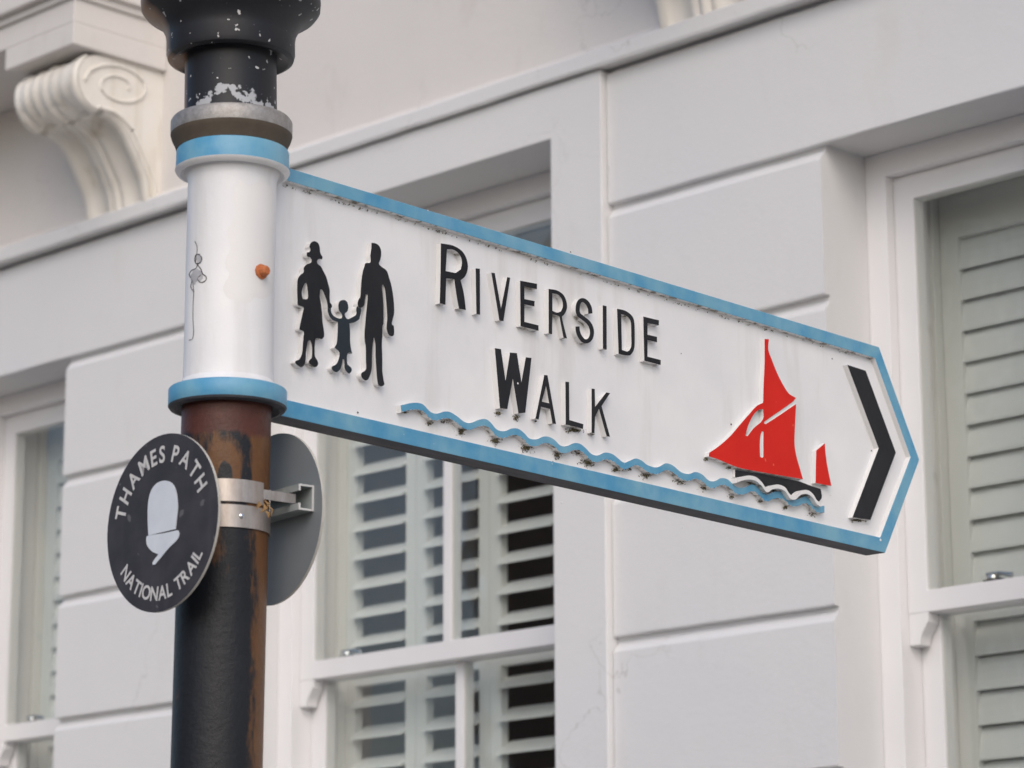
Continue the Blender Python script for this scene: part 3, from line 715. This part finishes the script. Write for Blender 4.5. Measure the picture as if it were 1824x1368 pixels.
letter('R, large, first', [(165,122),(240,135),(295,165),(325,205),(340,255),(338,300),(320,340),(293,362),(300,385),(315,450),(328,555),(283,545),(270,480),(252,355),(200,350),(195,520),(158,513),(163,300)], B, [[(205,160),(250,165),(290,200),(302,245),(295,290),(262,315),(197,302)]])
letter('I, first', [(391,284),(419,287),(420,585),(396,580)], B)
letter('V', [(493,312),(516,316),(556,545),(596,342),(616,345),(572,627),(545,622)], B)
letter('E, first', [(680,364),(790,385),(790,420),(708,402),(708,484),(775,497),(773,532),(708,518),(708,632),(800,655),(800,690),(683,660)], B)
letter('R, small', [(865,417),(920,428),(960,455),(980,495),(985,540),(970,580),(952,598),(960,640),(985,740),(962,735),(935,596),(890,582),(888,712),(866,706)], B, [[(890,447),(925,455),(950,485),(958,530),(945,565),(920,572),(890,560)]])
def ribbon(path, wd):
    P = [Vector(p) for p in smooth_poly(path, 4, 200, closed=False)]; L_, R_ = [], []
    for i, p in enumerate(P):
        d = (P[min(i+1, len(P)-1)] - P[max(i-1, 0)]).normalized(); n_ = Vector((-d.y, d.x))
        L_.append(tuple(p + n_*wd/2)); R_.append(tuple(p - n_*wd/2))
    return L_ + R_[::-1]
letter('S', ribbon([(1137,578),(1132,540),(1112,505),(1085,491),(1063,505),(1054,545),(1060,582),(1090,608),(1125,638),(1144,675),(1146,715),(1130,750),(1100,758),(1072,732),(1056,695),(1053,662)], 27), B, smooth=False)
letter('I, second', [(1217,524),(1242,530),(1243,812),(1218,806)], B)
letter('D', [(1310,547),(1360,558),(1400,585),(1420,620),(1425,700),(1424,790),(1415,825),(1395,850),(1365,850),(1320,840)], B, [[(1337,582),(1365,590),(1390,612),(1400,640),(1402,720),(1402,790),(1390,818),(1375,825),(1342,815)]])
letter('E, last', [(1480,597),(1582,622),(1582,655),(1508,640),(1508,715),(1570,730),(1570,765),(1508,750),(1508,858),(1594,880),(1594,912),(1487,885)], B)
Cc = (680, 560, 3.8)
letter('W, large', [(765,228),(807,235),(838,450),(868,258),(915,262),(945,460),(975,290),(1014,295),(972,665),(925,670),(887,435),(850,640),(800,635)], Cc, smooth=False)
letter('A', [(1100,410),(1122,412),(1180,742),(1155,738),(1138,640),(1078,625),(1062,712),(1040,705)], Cc, [[(1112,485),(1133,602),(1084,590)]], smooth=False)
letter('L', [(1243,455),(1268,458),(1270,715),(1365,743),(1362,775),(1245,745)], Cc, smooth=False)
letter('K', [(1420,502),(1442,505),(1444,625),(1520,528),(1546,533),(1488,620),(1545,828),(1522,825),(1470,640),(1444,695),(1440,805),(1420,800)], Cc, smooth=False)
# blue wave
top = T([(128,615),(160,608),(195,600),(240,598),(280,610),(330,660),(370,672),(420,658),(460,660),(510,690),(560,728),(600,735),(650,715),(700,708),(735,730),(780,780),(830,790),(880,772),(925,775),(965,805),(1000,840),(1050,845),(1090,828),(1130,828),(1170,850),(1210,888),(1250,892),(1300,872),(1340,875),(1380,905),(1420,945),(1460,955),(1510,935),(1560,945),(1600,975),(1640,1003),(1680,990),(1720,975),(1760,990),(1795,1018)], *Cc)
D_ = (1100, 700, 3.257)
top += T([(220,432),(245,426),(280,408),(320,420),(370,460),(415,470),(450,458),(490,472),(530,508),(562,512),(600,494),(640,502),(690,545),(735,548),(785,530),(825,558),(865,590),(905,574),(960,576),(1005,615),(1045,616),(1095,600),(1135,636),(1165,655),(1200,654)], *D_)
tp = smooth_poly(top, 4, 80, closed=False)
bt = [(x, y + 12.0 + (1.0*sin(x*.9))) for x, y in tp]; bt[0] = (bt[0][0]+1.5, bt[0][1])
wv = MB().prism_xz([S(*p) for p in tp + bt[::-1]], arm_front, panel_y-.0001, cap=0, side=1).build('wave', [M['sign_blue'], M['edge']], arm)
wv['label'] = 'raised blue wavy line with moss beneath it'
# white bow waves in front of the black hull
ww = smooth_poly(T([(672,502),(700,490),(745,482),(785,490),(820,520),(850,556),(880,540),(915,534),(955,550),(985,592),(1015,598),(1045,572),(1085,566),(1118,590),(1140,625),(1165,640)], *D_), 4, 200, closed=False)
MB().prism_xz([SF.on(*p, panel_y-.012) for p in ww + [(x, y+7) for x, y in ww[::-1]]], panel_y-.018, panel_y-.0002, cap=0, side=0).build('white_wave', [M['edge']], arm)
G = (1200, 580, 3.8)
raised('sail', [(615,90),(645,92),(640,160),(660,220),(700,320),(740,400),(780,460),(815,482),(828,490),(800,520),(615,650),(612,662),(625,665),(828,530),(825,600),(820,700),(818,800),(830,880),(855,970),(875,1040),(700,1010),(560,985),(430,958),(300,905),(238,885),(240,860),(300,820),(380,750),(440,680),(510,600),(560,545),(605,522),(608,400),(615,250)], G, M['sign_red'],
       [[(605,565),(575,570),(545,598),(520,640),(500,690),(487,745),(500,748),(540,695),(603,635)], [(597,715),(607,718),(606,890),(597,893),(585,888),(583,800),(588,740)]], 'large red barge sail', 50)
for nm_, pl_ in (('yard', [(838,497),(820,497),(615,650),(610,663),(628,668),(838,528)]), ('mast', [(596,712),(608,714),(608,892),(597,896),(584,890),(582,800),(587,740)])):
    poly_ = [S(*p) for p in T(pl_, *G)]
    MB().prism_xz(poly_, arm_front+0.0012, panel_y-.0002, cap=0, side=0).build(nm_, [M['edge']], arm)
raised('mizzen_sail', [(965,845),(1024,795),(1027,850),(1040,950),(1068,1085),(960,1065),(962,950)], G, M['sign_red'], label='small red sail at the stern', corner=35)
raised('hull', [(693,443),(860,470),(1060,510),(1130,535),(1190,555),(1196,605),(1180,628),(1150,628),(1120,600),(1080,590),(1030,600),(1000,610),(960,580),(910,565),(865,580),(830,545),(770,510),(740,505),(693,487)], D_, M['sign_black'], label='black hull of the barge', corner=50, y0=arm_front+0.004)
raised('chevron', [(1175,265),(1300,305),(1504,860),(1332,1315),(1210,1298),(1387,830)], G, M['sign_black'], label='large black arrow chevron near the tip', smooth=False)
# moss caught under the raised work
ms = MB(); rnd = random.Random(3)
def clump(px, py, rx, ry, n):
    for _ in range(int(n*1.7)):
        a, g = rnd.uniform(0, 2*pi), min(abs(rnd.gauss(0, 0.62)), 1.7)
        if noise.noise(Vector((px*.13 + cos(a)*g*2.2, py*.13 + sin(a)*g*2.2, 1.7))) < -0.08: continue
        X_, Z_ = SF.on(px + cos(a)*g*rx, py + sin(a)*g*ry, panel_y - 0.003)
        s_ = rnd.uniform(0.0007, 0.0020); y_ = panel_y - rnd.uniform(0, 0.005)*max(0.0, 1-g*.6)
        vs_ = [(X_+rnd.uniform(-s_, s_), y_+rnd.uniform(-s_, s_), Z_+rnd.uniform(-s_, s_)) for _ in range(4)]
        ms.add(vs_, [(0,1,2),(0,2,3),(0,3,1),(1,3,2)])
for (x, y, rx, ry, n) in ((330,737,26,9,60),(540,795,22,20,90),(770,855,38,28,170),(990,905,38,22,150),(1190,955,30,26,130),(1400,1002,48,24,220),(1590,1050,26,18,90),(1790,1092,34,20,120),(150,660,40,7,60),(1305,782,52,16,200),(790,670,24,14,90),(915,700,24,18,100),(1040,722,16,5,25),(1430,815,16,6,25),(1330,938,30,14,70),(430,725,30,8,30),(1000,880,30,8,40)):
    clump(680+x/3.8, 560+y/3.8, rx/3.8, ry/3.8, n)
for (x, y, rx, ry, n) in ((365,518,30,13,90),(505,550,24,12,70),(665,602,16,12,50),(835,628,16,9,50),(975,664,18,10,60),(1135,702,22,13,70),(845,550,18,9,40),(1000,600,14,8,40),(1150,630,14,8,40),(690,500,20,6,30),(1388,738,52,9,110),(515,383,14,7,30),(650,435,12,5,20),(180,470,24,12,60),(60,440,30,12,60)):
    clump(1100+x/3.257, 700+y/3.257, rx/3.257, ry/3.257, n)
for (x0, y0, x1, y1, n) in ((505,330,800,418,110),(800,418,1230,548,60),(1230,548,1560,645,75)):
    for k in range(n):
        t = rnd.random(); 
        if noise.noise(Vector((t*9, n, 0))) < 0.0 and rnd.random() < .8: continue
        clump(x0+(x1-x0)*t, y0+(y1-y0)*t - 1, 3.5, 1.4, 2)
mo = ms.build('moss', M['moss'], arm); mo['kind'] = 'stuff'
# pinholes and specks
def fleck(nm, xy, r_, y, mat):
    X_, Z_ = xy
    MB().prism_xz([(X_+cos(a)*r_*.0009, Z_+sin(a)*r_*.0009) for a in [2*pi*k/7 for k in range(7)]], y-.0008, y-.0001, cap=0, side=0).build(nm, mat, arm)
for (x, y, r_) in ((1302,756,1.8),(1552,803,1.6),(1213,630,.9),(1016,449,1.2),(637,735,1.6),(1482,639,1.2)): fleck('speck', SP(x, y), r_, panel_y, M['line_dark'])
for (x, y, r_) in ((1568,962,2.6),(922,683,1.6),(1217,940,1.5),(1000,896,1.5),(762,375,1.2)): fleck('paint_fleck', S(x, y), r_, arm_front, M['sign_white'])

# ================================================================== ROUND TRAIL SIGNS
def text_mesh(ch, bold=0.022):
    cu = bpy.data.curves.new('t', 'FONT'); cu.body = ch; cu.size = 1; cu.offset = bold; cu.align_x = 'CENTER'; cu.resolution_u = 4
    o = bpy.data.objects.new('t', cu); COL.objects.link(o)
    dg = bpy.context.evaluated_depsgraph_get(); me = bpy.data.meshes.new_from_object(o.evaluated_get(dg))
    vs_ = [v.co.copy() for v in me.vertices]; fs_ = [tuple(p.vertices) for p in me.polygons]
    bpy.data.objects.remove(o); bpy.data.curves.remove(cu); bpy.data.meshes.remove(me)
    return vs_, fs_
def arc_text(txt, rad, a0, a1, h, inward, y, sx=1.0, sp=0.13):
    """letters standing on a circle from angle a0 to a1 (degrees, anticlockwise from +X)"""
    mb = MB(); ws = []; gl_ = []
    for ch in txt:
        if ch == ' ': ws.append(0.32); gl_.append(None); continue
        v_, f_ = text_mesh(ch); xs_ = [p.x for p in v_]; ws.append((max(xs_)-min(xs_)) + sp); gl_.append((v_, f_, (max(xs_)+min(xs_))/2))
    tot = sum(ws); pos = 0; cap = 0.70
    for wd, g_ in zip(ws, gl_):
        mid = pos + wd/2; pos += wd
        if g_ is None: continue
        a = radians(a0 + (a1-a0)*mid/tot); s_ = h/cap
        v_, f_, cx = g_; out = []
        for p in v_:
            lx, lz = (p.x-cx)*s_*sx, (p.y - cap/2)*s_
            if inward: tx, tz, nx_, nz_ = -sin(a), cos(a), -cos(a), -sin(a)     # bottom text: tops point to the centre
            else: tx, tz, nx_, nz_ = sin(a), -cos(a), cos(a), sin(a)
            out.append((cos(a)*rad + tx*lx + nx_*lz, y, sin(a)*rad + tz*lx + nz_*lz))
        mb.add(out, f_)
    return mb
def disc(name, center, A_, rad, front_visible):
    root = empty(name, center, -A_)
    n = 96; ci = [(cos(2*pi*k/n)*rad, sin(2*pi*k/n)*rad) for k in range(n)]
    mats = [M['plate_black'], M['plate_edge'], M['plate_grey']]
    p_ = MB().prism_xz(ci, -0.002, 0.002, cap=(0 if front_visible else 2), side=1, back=(2 if front_visible else 0)).build('plate', mats, root, bev=0.0007)
    return root, p_
A1 = radians(45.7); n1 = Vector((-sin(A1), -cos(A1), 0))
poleaxis = SF.o + Vector((cos(PITCH)*0, 0, 0))
def pole_at(z):   # centre of the leaning pole at a height
    p = lean_m @ Vector((0, 0, z)); return SF.o + SF.X*p.x + SF.Y*p.y + Vector((0, 0, p.z))
R1 = 0.1175
F1 = Frame(pole_at(2.2) + n1*0.104, -A1)
cx1, cz1 = F1.on(290, 931)
c1 = F1.o + F1.X*cx1 + Vector((0, 0, cz1))
d1, pl1 = disc('round_trail_sign', c1, A1, R1, True)
tag(d1, 'round black plate with pale acorn and white lettering, strapped to front of post', 'sign')
F1c = Frame(c1, -A1)
def Dp(x, y):
    a = F1c.on(150 + x/3.04, 700 + y/3.04, -0.0022); return (a[0], a[1] - cz1)
nut = [(350,772),(347,720),(346,680),(348,600),(362,535),(392,492),(436,475),(478,490),(500,540),(508,610),(502,680),(496,737)]
cup = [(340,778),(352,772),(430,760),(506,743),(515,757),(512,782),(498,803),(460,840),(425,882),(385,930),(372,930),(374,915),(404,874),(372,860),(345,830),(338,800)]
ac = MB()
for l in (nut, cup): ac.prism_xz([Dp(*p) for p in smooth_poly(l, 4, 50)], -0.0030, -0.0020, cap=0, side=0)
ac.build('acorn', M['plate_print'], d1)
arc_text('THAMES PATH', R1*0.775, 172, 19, R1*0.185, False, -0.0026, 0.92).build('lettering', M['plate_letter'], d1)
arc_text('NATIONAL TRAIL', R1*0.790, 213, 330, R1*0.155, True, -0.0026, 0.90).build('lettering', M['plate_letter'], d1)

A2 = radians(52); n2 = Vector((sin(A2), cos(A2), 0))
F2 = Frame(pole_at(2.2) + n2*0.098, -A2)
cx2, cz2 = F2.on(489, 925)
c2 = F2.o + F2.X*cx2 + Vector((0, 0, cz2))
d2, pl2 = disc('round_trail_sign', c2, A2, R1, False)
tag(d2, 'round plate behind the post showing its bare grey back', 'sign')
# aluminium channels on the backs and steel bands round the pole
def channel(root, sgn, zc, x0, x1, y0):
    """C channel along X standing off the plate back; sgn = direction away from the plate"""
    c_ = MB(); d = 0.024; h = 0.0175; t = 0.0026
    ya, yb = y0, y0 + sgn*d
    def bx(x0, x1, y_a, y_b, z_a, z_b, mi=0): c_.box(x0, x1, min(y_a, y_b), max(y_a, y_b), z_a, z_b, mi)
    for (xa, xb, mi) in ((x0, x1-0.0015, 0), (x1-0.0015, x1, 1)):
        bx(xa, xb, ya, ya+sgn*t, zc-h, zc+h, mi)
        bx(xa, xb, ya+sgn*t, yb, zc+h-t, zc+h, mi); bx(xa, xb, ya+sgn*t, yb, zc-h, zc-h+t, mi)
        bx(xa, xb, yb-sgn*t, yb, zc+h-0.009, zc+h-t, mi); bx(xa, xb, yb-sgn*t, yb, zc-h+t, zc-h+0.009, mi)
    return c_.build('mounting_channel', [M['alu'], M['alu_cut']], root)
channel(d2, -1, 0.013, -0.030, 0.098, -0.0022)
channel(d1, 1, 0.0125, -0.045, 0.056, 0.0022)
def band(root, rootang, zc_world, hh, a_from, a_to, tabs):
    """steel strap around the pole, angles in world degrees"""
    pc = pole_at(zc_world); inv_ = root.matrix_basis.inverted() if False else Matrix.Rotation(-rootang, 4, 'Z') @ Matrix.Translation(-root.location)
    b_ = MB(); n = 48; r0, r1 = 0.0607, 0.0625; vs_ = []; fs_ = []
    for k in range(n+1):
        a = radians(a_from + (a_to-a_from)*k/n)
        for r_ in (r0, r1):
            for z_ in (-hh/2, hh/2): vs_.append(inv_ @ (pc + Vector((cos(a)*r_, sin(a)*r_, z_))))
    for k in range(n):
        i = k*4; j = i+4
        fs_ += [(i+2, j+2, j+3, i+3), (i, i+1, j+1, j), (i+1, i+3, j+3, j+1), (i, j, j+2, i+2)]
    fs_ += [(0, 2, 3, 1), (n*4, n*4+1, n*4+3, n*4+2)]
    b_.add(vs_, fs_)
    for (p0, p1, h2) in tabs:     # flat ears from the strap to the channel
        d = (p1 - p0).normalized(); s_ = Vector((-d.y, d.x, 0))*0.001
        vv = [p0-s_, p1-s_, p1+s_, p0+s_]
        b_.add([inv_ @ (v+Vector((0, 0, -h2/2))) for v in vv] + [inv_ @ (v+Vector((0, 0, h2/2))) for v in vv], [(0,1,2,3),(4,5,6,7),(0,1,5,4),(1,2,6,5),(2,3,7,6),(3,0,4,7)])
    o = b_.build('strap', M['steel'], root, smooth=True, recalc=True)
    return o
zb2 = cz2 + 0.013; zb_1 = cz1 + 0.0125
def pp(ang, r, z): q_ = pole_at(z); return q_ + Vector((cos(radians(ang))*r, sin(radians(ang))*r, 0))
e2 = c2 + Vector((cos(A2), -sin(A2), 0))*0.080 - n2*0.020; e2.z = zb2
band(d2, -A2, zb2, 0.030, -345, -28, [(pp(-28, 0.0615, zb2), e2, 0.013)])
e1 = c1 + Vector((cos(A1), -sin(A1), 0))*0.045 - n1*0.014; e1.z = zb_1
band(d1, -A1, zb_1, 0.030, -120, 170, [(pp(-120, 0.0615, zb_1), e1, 0.028)])
# rivet and slot on the straps
rv = pp(-62, 0.0622, zb_1); 
k = MB().lathe([(0.0035, 0), (0.0035, 0.001), (0.002, 0.002)], 12).build('rivet', M['chrome'], d1, smooth=True)
k.matrix_local = Matrix.Rotation(A1, 4, 'Z') @ Matrix.Translation(-c1) @ Matrix.Translation(rv) @ (rv - pole_at(zb_1)).to_track_quat('Z', 'Y').to_matrix().to_4x4()
sl = pp(-99, 0.0626, zb2)
k = MB().box(-0.0012, 0.0012, -0.004, 0.004, -0.0004, 0.0004).build('slot', M['line_dark'], d2)
k.matrix_local = Matrix.Rotation(A2, 4, 'Z') @ Matrix.Translation(-c2) @ Matrix.Translation(sl) @ Matrix.Rotation(radians(-9), 4, 'Z') @ Matrix.Rotation(pi/2, 4, 'X')

# dry leaf scraps caught between the post and the rear plate
lf = MB(); rnd = random.Random(5); base = pp(-40, 0.068, zb2-0.02)
for k in range(5):
    p0 = base + Vector((rnd.uniform(-.004, .012), 0, rnd.uniform(-.004, .012))); p1 = p0 + Vector((rnd.uniform(-.006, .012), rnd.uniform(-.003, .003), -rnd.uniform(.010, .026)))
    mid = (p0+p1)/2 + Vector((rnd.uniform(.002, .006), 0, 0)); wd = rnd.uniform(.0012, .0035)
    lf.add([p0, mid+Vector((wd, 0, 0)), p1, mid-Vector((wd, .001, 0))], [(0,1,2,3)])
tag(lf.build('dry_leaf', M['leaf']), 'shrivelled brown leaf scrap caught behind the strap on the post', 'leaf')
